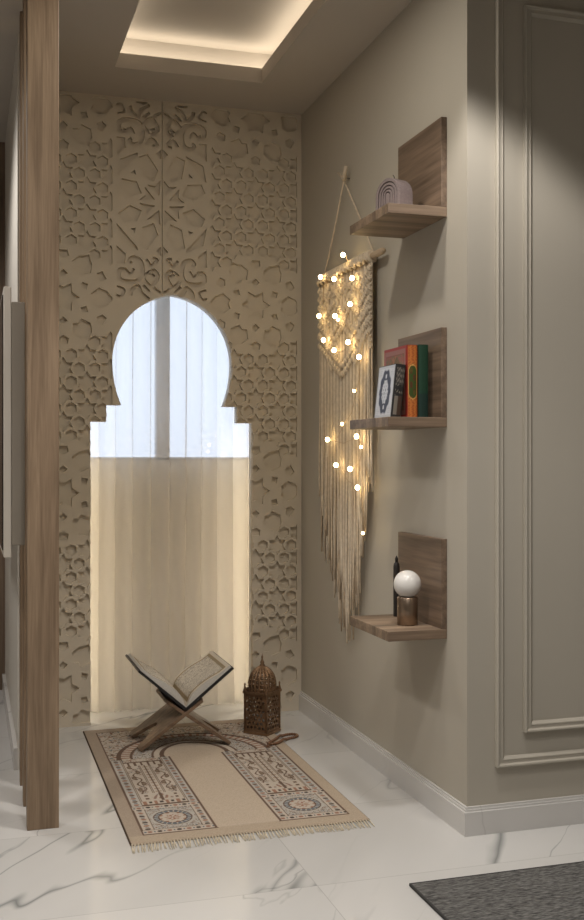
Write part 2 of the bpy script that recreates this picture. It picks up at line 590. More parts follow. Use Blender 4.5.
# outer wall behind the curtain, with the window hole
WY = 4.86
WX0, WX1, WZ0, WZ1 = 0.35, 1.375, 1.133, 2.14
mb = MB()
plate(mb, [(.266, 0), (XR, 0), (XR, CEIL), (.266, CEIL)],
      [[(WX0, WZ0), (WX1, WZ0), (WX1, WZ1), (WX0, WZ1)]], to_wall, WY, WY + .16)
struct(mb.build('wall_outer', M['white']))


# ------------------------------------------------------------------ carved panels
def carve_holes():
    hs = []
    # side fields: honeycomb bands between six-fold rosettes
    for uc in (1.228, 2 * XS - 1.228):
        s = 0.115
        for zc in (2.243, 1.412, 0.578):
            for ci in range(-2, 3):
                du = ci * s * 0.8660
                for k in range(-3, 4):
                    w = k * s + (s / 2 if ci % 2 else 0)
                    if abs(w) <= 0.16 + 0.55 * abs(du):
                        hs.append(('side', reg(uc + du, zc + w, 0.046, 6, PI / 6, 0.027)))
            seen = set()
            for ci in range(-3, 4):
                du = ci * s * 0.8660
                for k in range(-4, 5):
                    w = k * s + (s / 2 if ci % 2 else 0)
                    for a in range(6):
                        hx = du + 0.0664 * math.cos(a * PI / 3); hw = w + 0.0664 * math.sin(a * PI / 3)
                        key = (round(hx, 3), round(hw, 3))
                        if key in seen or abs(hx) > 0.21: continue
                        seen.add(key)
                        if abs(hw) <= 0.165 + 0.53 * abs(hx):
                            hs.append(('side', reg(uc + hx, zc + hw, 0.026, 6, PI / 6)))
        for fc in (2.658, 1.828, 0.995, 0.162):
            c = (uc, fc)
            hs.append(('side', reg(uc, fc, 0.068, 6, 0, 0.042)))
            for a in range(6):
                t = a * PI / 3
                pet = [(.116, -.020), (.126, 0), (.116, .020), (.150, .046), (.186, .032), (.196, .018), (.214, 0), (.196, -.018), (.186, -.032), (.150, -.046)]
                hs.append(('side', rot2(pet, t, c)))
                dia = [(.084, 0), (.101, -.018), (.119, 0), (.101, .018)]
                hs.append(('side', rot2(dia, t + PI / 6, c)))
                kite = [(.162, 0), (.176, -.022), (.200, -.018), (.200, .018), (.176, .022)]
                hs.append(('side', rot2(kite, t + PI / 6, c)))
    # middle field: ten-pointed rosette with scrollwork above and below
    k = 0.000817
    base = []
    P = lambda pts, cx=290, cy=45: [((x - cx) * k, -(y - cy) * k) for x, y in pts]
    for q in range(2):
        t = math.radians(22.5 + 45 * q)
        ro = .198 if q == 0 else .218
        base.append(rot2([(.097, 0), (.136, .038), (ro, .020), (ro, -.020), (.136, -.038)], t))
        da = math.radians(18.5)
        base.append([(.034 * math.cos(t), .034 * math.sin(t)), (.100 * math.cos(t + da), .100 * math.sin(t + da)),
                     (.078 * math.cos(t), .078 * math.sin(t)), (.100 * math.cos(t - da), .100 * math.sin(t - da))])
    base.append(rot2([(.163, 0), (.181, .012), (.181, -.012)], math.radians(45)))
    base.append(P([(48, 168), (158, 288), (160, 305), (66, 262)]))
    base.append(P([(48, 285), (97, 325), (90, 380), (48, 380)]))
    base.append(P([(258, 305), (284, 276), (284, 330)]))
    for path, w in (([(128, 376), (114, 362), (138, 344), (174, 362), (184, 420), (164, 464), (110, 474), (64, 460), (62, 420), (80, 408), (90, 425)], .021),
                    ([(205, 350), (232, 382), (262, 352), (238, 342)], .017),
                    ([(250, 438), (228, 424), (246, 408), (266, 440), (232, 492), (192, 450), (228, 410)], .018),
                    ([(120, 548), (128, 518), (160, 494), (178, 530), (222, 562)], .019),
                    ([(50, 500), (88, 516), (72, 552), (46, 545)], .012),
                    ([(188, 488), (222, 522)], .014),
                    ([(236, 486), (256, 510), (284, 524)], .014),
                    ([(90, 400), (120, 432), (140, 402)], .012)):
        base.append(band2(P(path), w))
    mid = (XS, 2.255)
    for q in base:
        for sx in (1, -1):
            for sz in (1, -1):
                hs.append(('mid', [(mid[0] + sx * x, mid[1] + sz * z) for x, z in q]))
    # top border row of the middle field
    for q in (P([(60, -500), (85, -520), (110, -500), (85, -480)]), P([(150, -480), (190, -530), (240, -500), (190, -470)])):
        for sx in (1, -1):
            hs.append(('mid', [(mid[0] + sx * x, mid[1] + z * -1 * -1 + 0.0) for x, z in q]))
    return hs


HOLES = carve_holes()


def carved_panel(x0, x1, label):
    # clip fields: side field x-range and mid field x-range belong to this panel
    outer = [(x0, 0), (x1, 0), (x1, CEIL), (x0, CEIL)]
    g = 0.008
    if x0 < XS - .1:
        side = (.178, XS - .208 - g); mid = (XS - .208 + g, x1 - .004)
    else:
        side = (XS + .208 + g, XR - .022); mid = (x0 + .004, XS + .208 - g)
    hs = []
    for kind, h in HOLES:
        a, b = side if kind == 'side' else mid
        if max(p[0] for p in h) < a + .004 or min(p[0] for p in h) > b - .004: continue
        if min(p[1] for p in h) > CEIL - .02: continue
        c = clip(h, a, b, .012, CEIL - .012)
        if len(c) >= 3: hs.append(c)
    mb = MB()
    plate(mb, outer, hs + [ARCH], to_wall, YB, YB + .0165)
    plate(mb, outer, [ARCH], to_wall, YB + .016, YB + .028)
    o = mb.build('carved_panel', M['carve'], bevel=.0022, seg=1)
    return tag(o, label, 'wall panel', 'carved wall panels')


def clip(poly, xa, xb, za, zb):
    def half(pts, f, cut):
        out = []
        for i in range(len(pts)):
            p, q = pts[i - 1], pts[i]
            fp, fq = f(p), f(q)
            if (fp >= 0) != (fq >= 0):
                t = fp / (fp - fq)
                out.append((p[0] + (q[0] - p[0]) * t, p[1] + (q[1] - p[1]) * t))
            if fq >= 0: out.append(q)
        return out
    for f in (lambda p: p[0] - xa, lambda p: xb - p[0], lambda p: p[1] - za, lambda p: zb - p[1]):
        poly = half(poly, f, 0)
        if len(poly) < 3: return []
    return poly


carved_panel(.267, XS - .0015, 'beige carved star-and-honeycomb wall panel left of the dark centre seam, beside the wooden slats')
carved_panel(XS + .0015, XR - .001, 'beige carved star-and-honeycomb wall panel right of the centre seam, behind the lantern')

# ------------------------------------------------------------------ window and curtain
w = MB()
fw = .05
w.box(WX0, WX1, WY + .03, WY + .09, WZ0, WZ0 + .014)
w.box(WX0, WX1, WY + .03, WY + .09, WZ1 - fw, WZ1)
w.box(WX0, WX0 + fw, WY + .03, WY + .09, WZ0, WZ1)
w.box(WX1 - fw, WX1, WY + .03, WY + .09, WZ0, WZ1)
mw = .061
w.box(XO + .010 - mw / 2, XO + .010 + mw / 2, WY + .03, WY + .09, WZ0, WZ1)
win = struct(w.build('window_1', M['frame'], bevel=.003))
MB().box(WX0 + .02, XO - .02, WY + .056, WY + .062, WZ0 + .01, WZ1 - .02).build('pane', M['glass'], win)
MB().box(XO + .02, WX1 - .02, WY + .056, WY + .062, WZ0 + .01, WZ1 - .02).build('pane', M['glass'], win)

cur = thing('sheer_curtain', 'long cream sheer curtain hanging in soft folds behind the arched opening', 'curtain', (0, 0, 0))
mb = MB()
nx, nz = 560, 36
cx0, cx1 = .36, 1.36
NF = 13.0
V, F = [], []
for j in range(nz + 1):
    z = 0.012 + (2.30 - 0.012) * j / nz
    low = max(0.0, 1 - z / 0.25)
    for i in range(nx + 1):
        t = i / nx
        tt = t + .020 * noise.noise(Vector((t * 5, 2.2, z * .25)))
        k = .75 + .55 * noise.noise(Vector((t * 4.5, 8.1, z * .18)))      # how full each fold is
        q = 2 * PI * NF * tt
        x = cx0 + (cx1 - cx0) * t + .017 * k * math.sin(q)
        y = 4.752 + .024 * k * math.cos(q) + .010 * noise.noise(Vector((t * 9, 1.0, z * .4)))
        y -= .012 * low * (1 + .6 * math.sin(2 * PI * 5 * t))
        V.append((x, y, z))
for j in range(nz):
    for i in range(nx):
        a = j * (nx + 1) + i
        F.append((a, a + 1, a + nx + 2, a + nx + 1))
mb.add(V, F, 0, True)
mb.build('fabric', M['sheer'], cur, fix=False)
MB().tube([(.29, 4.735, 2.315), (1.43, 4.735, 2.315)], .011, 12).build('curtain_rod', M['frame'], cur)

# ------------------------------------------------------------------ skirting and wall mouldings
def skirting(name, run):
    """run: list of (a, b, dir) boxes in plan"""
    mb = MB()
    for (x0, x1, y0, y1, z0, z1) in run: mb.box(x0, x1, y0, y1, z0, z1)
    return struct(mb.build(name, M['skirt']))


skirting('baseboard_right', [(XR - .014, XR, YF - .014, YB, 0, .072), (XR - .009, XR, YF - .009, YB, .072, .079), (XR - .006, XR, YF - .006, YB, .079, .086)])
skirting('baseboard_front', [(XR, X1, YF - .014, YF, 0, .072), (XR, X1, YF - .009, YF, .072, .079), (XR, X1, YF - .006, YF, .079, .086)])
skirting('baseboard_niche', [(.156, .17, 3.996, Y1, 0, .08)])

prof = [(0, 0), (.0005, .019), (.003, .021), (.007, .020), (.0095, .0125), (.011, .0115), (.019, .0115), (.021, .013), (.0235, .012), (.029, .004), (.031, .0)]
struct(MB().sweep_rect((1.537, 2.96, .199, 2.632), prof, YF).build('trim_1', M['paint']))
struct(MB().sweep_rect((1.633, 2.865, .299, 2.536), prof, YF).build('trim_2', M['paint']))

# ------------------------------------------------------------------ slatted partition and the panel on its far side
for y, lab in ((3.333, 'nearest tall oak slat of the partition, its wide grain face towards us'),
               (3.568, 'second oak slat of the partition, mostly hidden behind the nearest slat'),
               (3.798, 'third oak slat of the partition, thin strip beside the white wall end')):
    o = MB().box(-.048, .048, 0, .05, 0, CEIL).build('wooden_slat', M['oak'], bevel=.002)
    o.location = (.218, y, 0)
    tag(o, lab, 'wooden slat', 'slats of the wooden partition')

tv = thing('television', 'flat beige-cased screen seen edge-on, mounted on the slatted partition at far left', 'television', (.11, 3.44, 1.25))
MB().box(.018, .0595, 0, 1.06, -.383, .385).build('mount_box', M['mount'], tv, bevel=.003)
MB().box(-.006, .0175, 0, 1.12, -.421, .432).build('casing', M['casing'], tv, bevel=.003)
MB().box(-.009, -.0055, .03, 1.10, -.40, .41).build('screen', M['screen'], tv)

# ------------------------------------------------------------------ shelves
def make_shelf(z, label):
    t = thing('wall_shelf', label, 'shelf', (XR, 3.048, z), 0, 'L-shaped oak wall shelves')
    MB().box(-.2, -.0005, 0, .347, 0, .031).build('shelf_board', M['oak_plate'], t, bevel=.0015)
    MB().box(-.02, -.0005, 0, .352, .031, .315).build('back_board', M['oak_shelf'], t, bevel=.0015)
    return t


make_shelf(1.904, 'L-shaped oak wall shelf holding the arched lilac candle, topmost of the three')
make_shelf(1.240, 'L-shaped oak wall shelf holding the three books, between the other two shelves')
make_shelf(0.572, 'L-shaped oak wall shelf holding the white globe lamp, lowest of the three')
Z1, Z2, Z3 = 1.9355, 1.2715, 0.6035

# arched candle
cd = thing('arched_candle', 'lilac rainbow-shaped candle of nested arches on the topmost shelf', 'candle', (1.318, 3.135, Z1), math.radians(20))
def arch_strip(r0, r1, hl):
    o = [(r1 * math.cos(PI * i / 20), hl + r1 * math.sin(PI * i / 20)) for i in range(21)]
    i_ = [(r0 * math.cos(PI * i / 20), hl + r0 * math.sin(PI * i / 20)) for i in range(20, -1, -1)] if r0 > 0 else []
    return [(r1, 0)] + o + [(-r1, 0)] + ([(-r0, 0)] + i_ + [(r0, 0)] if r0 > 0 else [])
# local frame: face looks along -X, its width runs along +Y from 0 to .1, thickness along +X
to_c = lambda u, v, d: (d, .057 + u, v)
for r0, r1 in ((.046, .057), (.0345, .0425), (.0235, .031), (.013, .020), (0, .0095)):
    mb = MB(); plate(mb, arch_strip(r0, r1, .058), [], to_c, 0 if r1 < .05 else -.001, .058)
    mb.build('arch', M['lilac'], cd, bevel=.0012)
mb = MB(); plate(mb, arch_strip(0, .056, .0575), [], to_c, .010, .0565); mb.build('core', M['groove_shade'], cd)
MB().tube([(.03, .057, .113), (.029, .057, .124), (.026, .060, .130)], .0013, 6).build('wick', M['dark'], cd)


# books ------------------------------------------------------------
def grid_plate(name, nu, nv, f3, fcol, mat, parent):
    """flat printed sheet: f3(u, v) 0..1 -> point; fcol(u, v) -> colour"""
    V, F, C = [], [], []
    for j in range(nv + 1):
        for i in range(nu + 1):
            u, v = i / nu, j / nv
            V.append(f3(u, v)); C.append(fcol(u, v))
    for j in range(nv):
        for i in range(nu):
            a = j * (nu + 1) + i
            F.append((a, a + 1, a + nu + 2, a + nu + 1))
    me = bpy.data.meshes.new(name); me.from_pydata(V, [], F)
    ca = me.color_attributes.new('Col', 'FLOAT_COLOR', 'POINT')
    ca.data.foreach_set('color', [x for c in C for x in (*c, 1.0)])
    me.materials.append(mat); me.update()
    o = bpy.data.objects.new(name, me); COL.objects.link(o)
    if parent is not None: o.parent = parent
    return o


def make_book(label, loc, th, wd, ht, cover, lean=0.0, front=None, spine=None):
    b = thing('book', label, 'book', loc, 0, 'books on the middle shelf')
    b.rotation_euler = (0, lean, 0)
    mb = MB()
    mb.box(0, .0035, 0, wd, 0, ht); mb.box(th - .0035, th, 0, wd, 0, ht)
    # rounded spine facing the room
    n = 8; V = []
    for i in range(n + 1):
        a = PI * i / n
        V += [(th / 2 - th / 2 * math.cos(a), -.006 * math.sin(a), 0), (th / 2 - th / 2 * math.cos(a), -.006 * math.sin(a), ht)]
    for i in range(n + 1):
        a = PI * i / n
        V += [(th / 2 - (th / 2 - .003) * math.cos(a), .003 - .006 * math.sin(a), 0), (th / 2 - (th / 2 - .003) * math.cos(a), .003 - .006 * math.sin(a), ht)]
    F = []
    k = 2 * (n + 1)
    for i in range(n):
        F += [(2 * i, 2 * i + 2, 2 * i + 3, 2 * i + 1), (k + 2 * i, k + 2 * i + 1, k + 2 * i + 3, k + 2 * i + 2),
              (2 * i, k + 2 * i, k + 2 * i + 2, 2 * i + 2), (2 * i + 1, 2 * i + 3, k + 2 * i + 3, k + 2 * i + 1)]
    mb.add(V, F)
    mb.build('cover', cover, b)
    MB().box(.004, th - .004, .003, wd - .005, .003, ht - .003).build('page_block', M['pages'], b)
    if front:
        grid_plate('cover_print', 60, 76, lambda u, v: (-.0006, .002 + (wd - .004) * (1 - u), .002 + (ht - .004) * v), front, M['print'], b)
    if spine:
        def f3(u, v):
            a = PI * (0.14 + 0.72 * u)
            return (th / 2 - th / 2 * math.cos(a), -.0067 * math.sin(a) - .0002, .002 + (ht - .004) * v)
        grid_plate('spine_print', 30, 90, f3, spine, M['print'], b)
    return b


WHITE = (.60, .62, .66); NAVY = (.045, .052, .085); GOLD = (.42, .24, .06)


def front_white(u, v):
    x, y = (u - .5) * 2, (v - .5) * 2
    lobe = 1 + .05 * math.cos(10 * math.atan2(y, x))
    d = math.hypot(x / .66, y / .84) / lobe
    if d < .55:
        k = math.sin(26 * x) * math.sin(22 * y)
        if d < .22: return (.22, .24, .30) if k > .25 else WHITE
        return (.30, .32, .38) if k > .55 else WHITE
    if d < 1:
        if math.hypot(x, (abs(y) - .60)) < .09: return WHITE
        return NAVY
    if d < 1.06: return (.40, .42, .48)
    if max(abs(x), abs(y)) > .92: return (.50, .52, .56)
    if abs(x) > .55 and abs(y) > .6 and math.sin(40 * x) * math.sin(40 * y) > .55: return (.36, .38, .44)
    return WHITE


def spine_dark(u, v):
    k = math.sin(u * 14) * math.sin(v * 60 + 2 * math.sin(u * 9))
    if .56 < v < .60 or .40 < v < .42: return (.02, .02, .02)
    if .05 < v < .95 and .12 < u < .88:
        if v > .62: return (.16, .14, .12) if k > .1 else (.05, .045, .04)
        if v > .42: return (.18, .16, .13) if k > .5 else (.02, .018, .018)
        return (.17, .15, .125) if u < .45 else (.06, .035, .025)
    return (.02, .018, .018)


def front_red(u, v):
    x, y = (u - .5) * 2, (v - .5) * 2
    e = max(abs(x), abs(y))
    if e > .93: return (.33, .03, .02)
    if e > .80: return (.30, .13, .10)
    if e > .77: return (.20, .05, .03)
    k = math.sin(11 * x + 3 * math.sin(7 * y)) * math.sin(11 * y + 2 * math.cos(8 * x))
    if math.hypot(x, y * .8) < .62: return (.30, .12, .05) if k > 0 else (.13, .085, .03)
    return (.16, .12, .05) if k > .1 else (.27, .08, .05)


def spine_orange(u, v):
    x = (u - .5) * 2; y = (v - .5) * 2
    yy = max(0, abs(y + .02) - .28)
    d = math.hypot(x / .80, yy / .20)
    if abs(x) > .92: return (.25, .03, .015)
    if d < .88:
        k = math.sin(6 * x) * math.sin(16 * y)
        return (.045, .075, .015) if k < .2 else ((.10, .07, .015) if abs(y) > .25 else (.085, .035, .012))
    if d < 1.06: return (.62, .33, .10)
    if d < 1.16: return (.30, .10, .02)
    k = math.sin(9 * x + 2 * math.sin(30 * y)) * math.sin(34 * y)
    if abs(x) > .80: return (.55, .20, .05)
    return (.50, .16, .035) if k > -.1 else (.34, .085, .02)


def spine_green(u, v):
    if .34 < v < .36 or .66 < v < .68: return (.012, .05, .03)
    if v < .33: return (.012, .034, .028)
    k = math.sin(u * 60) * math.sin(v * 160)
    return (.016, .056, .032) if k > .3 else (.013, .046, .025)


make_book('white-covered book with navy oval medallion and dark spine, leaning in front of the others', (1.2795, 3.116, Z2), .034, .142, .172, M['black'], math.radians(6.2), front_white, spine_dark)
make_book('thick red book with ornate orange spine and green oval, upright between two books', (1.3345, 3.116, Z2), .037, .19, .232, M['red'], 0, front_red, spine_orange)
make_book('plain dark green book upright against the shelf back board', (1.373, 3.116, Z2), .036, .19, .234, M['green'], 0, None, spine_green)

# globe lamp and dark candle
lp = thing('globe_lamp', 'small table lamp with white glass globe on a bronze cylinder, lowest shelf', 'lamp', (1.358, 3.165, Z3))
MB().lathe([(0.031, 0), (.0335, .002), (.0335, .088), (.031, .0905), (.02, .091)], n=40).build('lamp_base', M['bronze'], lp)
MB().lathe([(.0215, .0905), (.0215, .096)], n=24).build('collar', M['black'], lp)
mb = MB(); mb.lathe([(.0445 * math.sin(PI * i / 24) + .0003, .131 - .0445 * math.cos(PI * i / 24)) for i in range(25)], n=40)
mb.build('lamp_globe', M['opal'], lp)
ck = thing('dark_candle', 'slim black candle standing behind the globe lamp on the lowest shelf', 'candle', (1.395, 3.345, Z3))
MB().lathe([(.0105, 0), (.011, .003), (.011, .168), (.0095, .178), (.005, .184)], n=24).build('candle_body', M['dark'], ck)
MB().lathe([(.005, .184), (.0055, .196), (.003, .202), (.001, .206)], n=12).build('candle_tip', M['dark'], ck)

# ------------------------------------------------------------------ macrame hanging
mc = thing('macrame_hanging', 'cream knotted cotton macrame on a wooden dowel with long uneven fringe', 'wall hanging', (1.417, 3.87, 1.885))
OX, OY, OZ = mc.location
MX = 0.0  # local x of the cords
MB().tube([(0, -.352, 0), (0, -.342, 0), (0, .372, 0), (0, .382, 0)], [.010, .0125, .0125, .010], 14).build('dowel', M['dowel'], mc)
tri = MB()
apex = (.006, .078, 2.243 - OZ)
for ye in (-.244, .326):
    pts = []
    for i in range(13):
        t = i / 12
        pts.append((.004 + .003 * math.sin(3 * t), apex[1] + (ye - apex[1]) * t, apex[2] + (.012 - apex[2]) * t))
    tri.tube(pts, .0036, 6)
    tri.tube([(.0 + .014 * math.cos(a), ye + .004 * math.sin(3 * a), .014 * math.sin(a)) for a in [i * 2 * PI / 12 for i in range(12)]], .0036, 6, closed=True)
tri.tube([(.004, .078, 2.243 - OZ), (.002, .105, 2.268 - OZ), (.002, .135, 2.288 - OZ)], .0044, 6)
tri.tube([(.004, .078, 2.243 - OZ), (.0, .055, 2.266 - OZ), (.0, .040, 2.290 - OZ)], .0078, 6)
tri.build('hanging_cord', M['rope'], mc)
MB().tube([(.0262, .068, 2.250 - OZ), (-.006, .068, 2.250 - OZ)], .003, 8).build('nail', M['nail'], mc)

yA, yB = -.250, .332
NC = 46
loops = MB()
NL = 12
for i in range(NL):
    y = yA + (yB - yA) * (i + .5) / NL
    for q in (-1, 1):
        loops.tube([(-.001 + .0195 * math.cos(a), y + q * .0095 + .012 * math.sin(a + .6), .0195 * math.sin(a)) for a in [2 * PI * k / 14 for k in range(14)]], .0068, 6, closed=True)
    loops.tube([(-.018, y - .016, -.016), (-.026, y - .004, -.008), (-.027, y + .006, -.012), (-.018, y + .016, -.022)], .0062, 6)
loops.build('mounting_knots', M['rope'], mc)


def vee(y):
    """depth of the chevron (0 at its tips, 1 on the point), three points across"""
    t = (y - yA) / (yB - yA)
    return 1 - abs(t - .47) / .53


kn = MB()
rows = [(-.040, .05, 4), (-.075, .05, 4), (-.110, .06, 3), (-.150, .075, 3), (-.185, .075, 2), (-.225, .075, 2), (-.235, .15, 1), (-.270, .15, 1)]
for (z0, amp, nv) in rows:
    for i in range(46):
        t = (i + .5) / 46
        y = yA + (yB - yA) * t
        ph_ = (t * nv) % 1.0
        tri_ = 1 - abs(ph_ - .5) * 2
        z = z0 - amp * tri_
        up = -1 if ph_ < .5 else 1
        mt = Matrix.Rotation(up * .75, 3, 'X')
        kn.ball((-.013 - .003 * (i % 2), y, z), (.0085, .0058, .0145), 8, mat=mt)
# two woven diamonds
for cy, cz in ((-.11, -.31), (.17, -.31)):
    for i in range(40):
        a = 2 * PI * i / 40
        s = abs(math.cos(a)) + abs(math.sin(a))
        kn.ball((-.014, cy + .075 * math.cos(a) / s, cz + .075 * math.sin(a) / s), (.008, .0062, .0105), 8)
# side borders of square knots
for i in range(30):
    for y in (yA + .006, yB - .006):
        kn.ball((-.008, y + .004 * (-1) ** i, -.03 - .0105 * i), (.006, .008, .0058), 6)
kn.build('knotted_band', M['rope'], mc)

fr = MB()
for layer in range(2):
    for i in range(NC):
        t = (i + .25 + .5 * layer) / NC
        y = yA + (yB - yA) * t
        if t < .08: end = 1.06
        elif t < .2: end = .90
        else: end = .74
        mid = max(0, 1 - abs(t - .46) / .40)
        end = end - .33 * mid + random.uniform(-.05, .07)
        if t > .8: end = .74 + random.uniform(-.04, .10)
        if layer: end += random.choice((0, 0, .06, .14, .22, .30)) * random.uniform(.5, 1)
        top, bot = -.02, end - OZ
        x0 = -.004 - .006 * layer
        pts, rr = [], []
        a = random.uniform(0, 6.28); b_ = random.uniform(.3, 1.0)
        n = 14
        for k in range(n + 1):
            s = k / n
            z = top + (bot - top) * s
            loose = max(0, s - .35)
            pts.append((x0 + .004 * loose * math.sin(a + 5 * s), y + .022 * loose * math.sin(a * 2 + 7 * s * b_) , z))
            rr.append(.0040 if s < .9 else .0040 + .0016 * (s - .9) * 10)
        rr[-1] = .0028
        fr.tube(pts, rr, 5, mi=(i * 7 + layer * 3) % 3)
fr.build('fringe', [M['rope'], M['rope_pale'], M['rope_dark']], mc)

# fairy lights, draped down the macrame
spots = [(3.884, 1.935), (3.783, 1.828), (3.991, 1.858), (4.16, 1.894), (4.18, 1.735), (3.979, 1.709), (3.805, 1.732), (3.943, 1.690), (4.122, 1.628),
         (3.991, 1.574), (3.828, 1.589), (3.708, 1.521), (3.761, 1.397), (3.896, 1.276), (4.071, 1.218), (3.734, 1.224),
         (3.686, 1.184), (3.805, 1.101), (3.967, 1.115), (3.724, 1.032), (3.666, .865)]
spots = [(y * .9835, H + (z - H) * .9835) for y, z in spots]
fl = thing('fairy_lights', 'string of glowing warm fairy lights draped down the macrame', 'string lights', (1.380, 3.87, 1.5))
pts = []
for k, (y, z) in enumerate(spots):
    pts.append((.001, y - 3.87, z - 1.5))
    if k + 1 < len(spots):
        y2, z2 = spots[k + 1]
        pts.append((.006, (y + y2) / 2 - 3.87 + random.uniform(-.02, .02), (z + z2) / 2 - 1.5 - .02))
MB().tube(pts, .0008, 4).build('wire', M['wire'], fl)
bulb = MB(); bulb.ball((0, 0, 0), (.0088, .0088, .0095), 12)
dim = {7, 13, 16, 20, 12}
b0 = None
for k, (y, z) in enumerate(spots):
    if b0 is None:
        o = b0 = bulb.build('bulb', M['bulb'], fl)
    else:
        o = b0.copy(); COL.objects.link(o); o.parent = fl
    o.location = (-.008, y - 3.87, z - 1.5)
    if k in dim: o.scale = (.62, .62, .62)

# ------------------------------------------------------------------ prayer rug
RX, RY, RW, RL = .4535, 3.112, .755, 1.355
TAN = (.45, .365, .275); TAN2 = (.39, .315, .245); CREAM = (.52, .45, .375); BRN = (.15, .098, .072); RUST = (.33, .18, .125)
BLUE = (.15, .17, .19); PALE = (.47, .435, .385); DARK = (.085, .065, .055); PLAIN = (.52, .43, .335)


def mixc(a, b, t): return tuple(a[i] + (b[i] - a[i]) * t for i in range(3))


def hsh(i, j): return (math.sin(i * 127.1 + j * 311.7) * 43758.5453) % 1.0


def dots(s, w, per, c_bg, c1, c2):
    """border strip: s along, w across -1..1"""
    if abs(w) > .86: return BRN
    k = int(math.floor(s / per)); f = s / per - k - .5
    if math.hypot(f * 1.25, w * .62) < .30: return c1 if k % 2 else c2
    if abs(abs(f) - .5) < .10 and abs(w) < .35: return BLUE
    return c_bg


def rug_col(u, v):
    c = rug_base(u, v)
    n = hsh(int(u * 900), int(v * 900))
    return tuple(x * (.90 + .2 * n) for x in c)


def arab(x, y, ground, f=34.0):
    """winding stems and small blossoms"""
    a = noise.noise(Vector((x * f, y * f, 3.7)))
    b_ = noise.noise(Vector((x * f * 1.9 + 7, y * f * 1.9, 9.1)))
    if abs(a) < .045: return BRN
    if b_ > .36: return RUST if b_ > .50 else mixc(BRN, RUST, .4)
    if b_ < -.42: return BLUE
    if abs(b_) < .05: return mixc(ground, BRN, .45)
    return ground


def rug_base(u, v):
    cx = RW / 2
    x = u - cx; ax = abs(x)
    if u < .047 or u > RW - .047 or v < .058 or v > RL - .055:
        if u < .004 or u > RW - .004 or v > RL - .006: return (.10, .07, .05)
        return TAN if v < .058 or u > RW - .047 else TAN2
    if (ax > .325 or v < .064 or v > RL - .061) and not (ax < .098 and v < .3): return BRN
    # central plain field with an arched top
    NH, NC_ = .100, .875
    if v < NC_ + .02: niche = NH - ax
    inn = (ax < NH and v <= NC_) or (v > NC_ and (ax / (NH + .018)) ** 2 + ((v - NC_) / .165) ** 2 < 1)
    if inn: return PLAIN if v > .066 else mixc(PLAIN, BRN, .15)
    if v > NC_ - .02 and True:
        d = math.sqrt((ax / .118) ** 2 + ((v - NC_) / .165) ** 2)
        dd = math.sqrt((ax / .30) ** 2 + ((v - NC_) / .315) ** 2)
        if v > NC_ and dd < 1:
            r = (d - 1) / max(1e-6, (d / dd - 1))
            if r < .10: return BRN
            if r < .22: return CREAM
            if r < .27: return BRN
            a = math.atan2(v - NC_, ax)
            if r < .66:
                return arab(abs(a - PI / 2) * .2, r * .25, PALE, 40)
            if r < .72: return BRN
            if r < .90: return CREAM if math.sin(a * 60) > -.3 else RUST
            return BRN
        if v > NC_:
            return arab(ax, v, CREAM)
    # ornate columns
    q = ax - NH                      # 0 at the field, .225 at the outside
    W_ = .325 - NH
    if q < .006: return BRN
    y = v - .064
    if y < .262:                     # square with a round medallion
        if y < .036: return dots(x + 5, (y - .018) / .018, .030, CREAM, DARK, RUST)
        if y > .228: return dots(x + 5, (y - .245) / .017, .030, CREAM, DARK, RUST)
        if q < .040: return dots(y, (q - .022) / .018, .030, CREAM, DARK, RUST)
        if q > W_ - .036: return dots(y, (q - W_ + .018) / .018, .030, CREAM, DARK, RUST)
        px, py = q - W_ / 2 - .002, y - .132
        r = math.hypot(px, py * .90); a = math.atan2(py, px)
        if r < .020: return RUST if math.sin(6 * a) > 0 else CREAM
        if r < .042: return CREAM if math.sin(8 * a) * (r - .03) > -.004 else RUST
        if r < .046: return BRN
        if r < .058: return BLUE if math.sin(a * 22) < .6 else PALE
        if r < .062: return BRN
        if r < .070: return PALE
        return arab(abs(px), abs(py), PALE, 60)
    y2 = y - .262
    if q < .038 or q > W_ - .036:
        w = (q - .021) / .017 if q < .038 else (q - W_ + .018) / .018
        return dots(y2, w, .034, PALE, BRN, RUST)
    p = q - W_ / 2
    if y2 < .012: return BRN
    if y2 < .045:
        k = math.sin(p * 170)
        return DARK if k > .6 and abs(y2 - .03) < .009 else (RUST if k < -.6 else CREAM)
    ap = abs(p)
    if ap > W_ / 2 - .042: return BRN if ap < W_ / 2 - .0385 else CREAM
    # small rust tree at the foot
    if y2 < .125:
        t = (y2 - .05) / .07
        if ap < .004: return BRN
        if t > .2 and ap < .045 * (1.1 - t) and math.sin(p * 330 + y2 * 90) > -.1: return RUST if hsh(int(p * 300), int(y2 * 300)) > .35 else BLUE
        if y2 > .06 and abs(ap - .05) < .006 and math.sin(y2 * 200) > 0: return BRN
        return CREAM
    # paired candle bars in the middle
    if y2 < .46:
        if .014 < ap < .0175 or .0205 < ap < .0225: return BRN
        if ap < .014:
            if ap < .0022: return BRN
            return (.36, .27, .20) if math.sin(y2 * 190) > .55 and ap < .010 else CREAM
        # leaf scrolls left and right
        s = math.sin(y2 * 46)
        d = ap - .046 - .011 * math.sin(y2 * 60)
        leaf = math.hypot((ap - .046 - .012 * s) / .014, ((y2 * 46 / PI) % 1 - .5) * 2.0)
        if leaf < .62: return BRN if leaf > .38 else (.24, .18, .13)
        if abs(d) < .0028: return BRN
        return arab(ap, y2, CREAM, 60) if noise.noise(Vector((ap * 30, y2 * 30, 1))) > .1 else CREAM
    if y2 < .50: return CREAM if math.sin(p * 260) < .5 else BRN
    if y2 < .512: return BRN
    return arab(ap, v, CREAM)


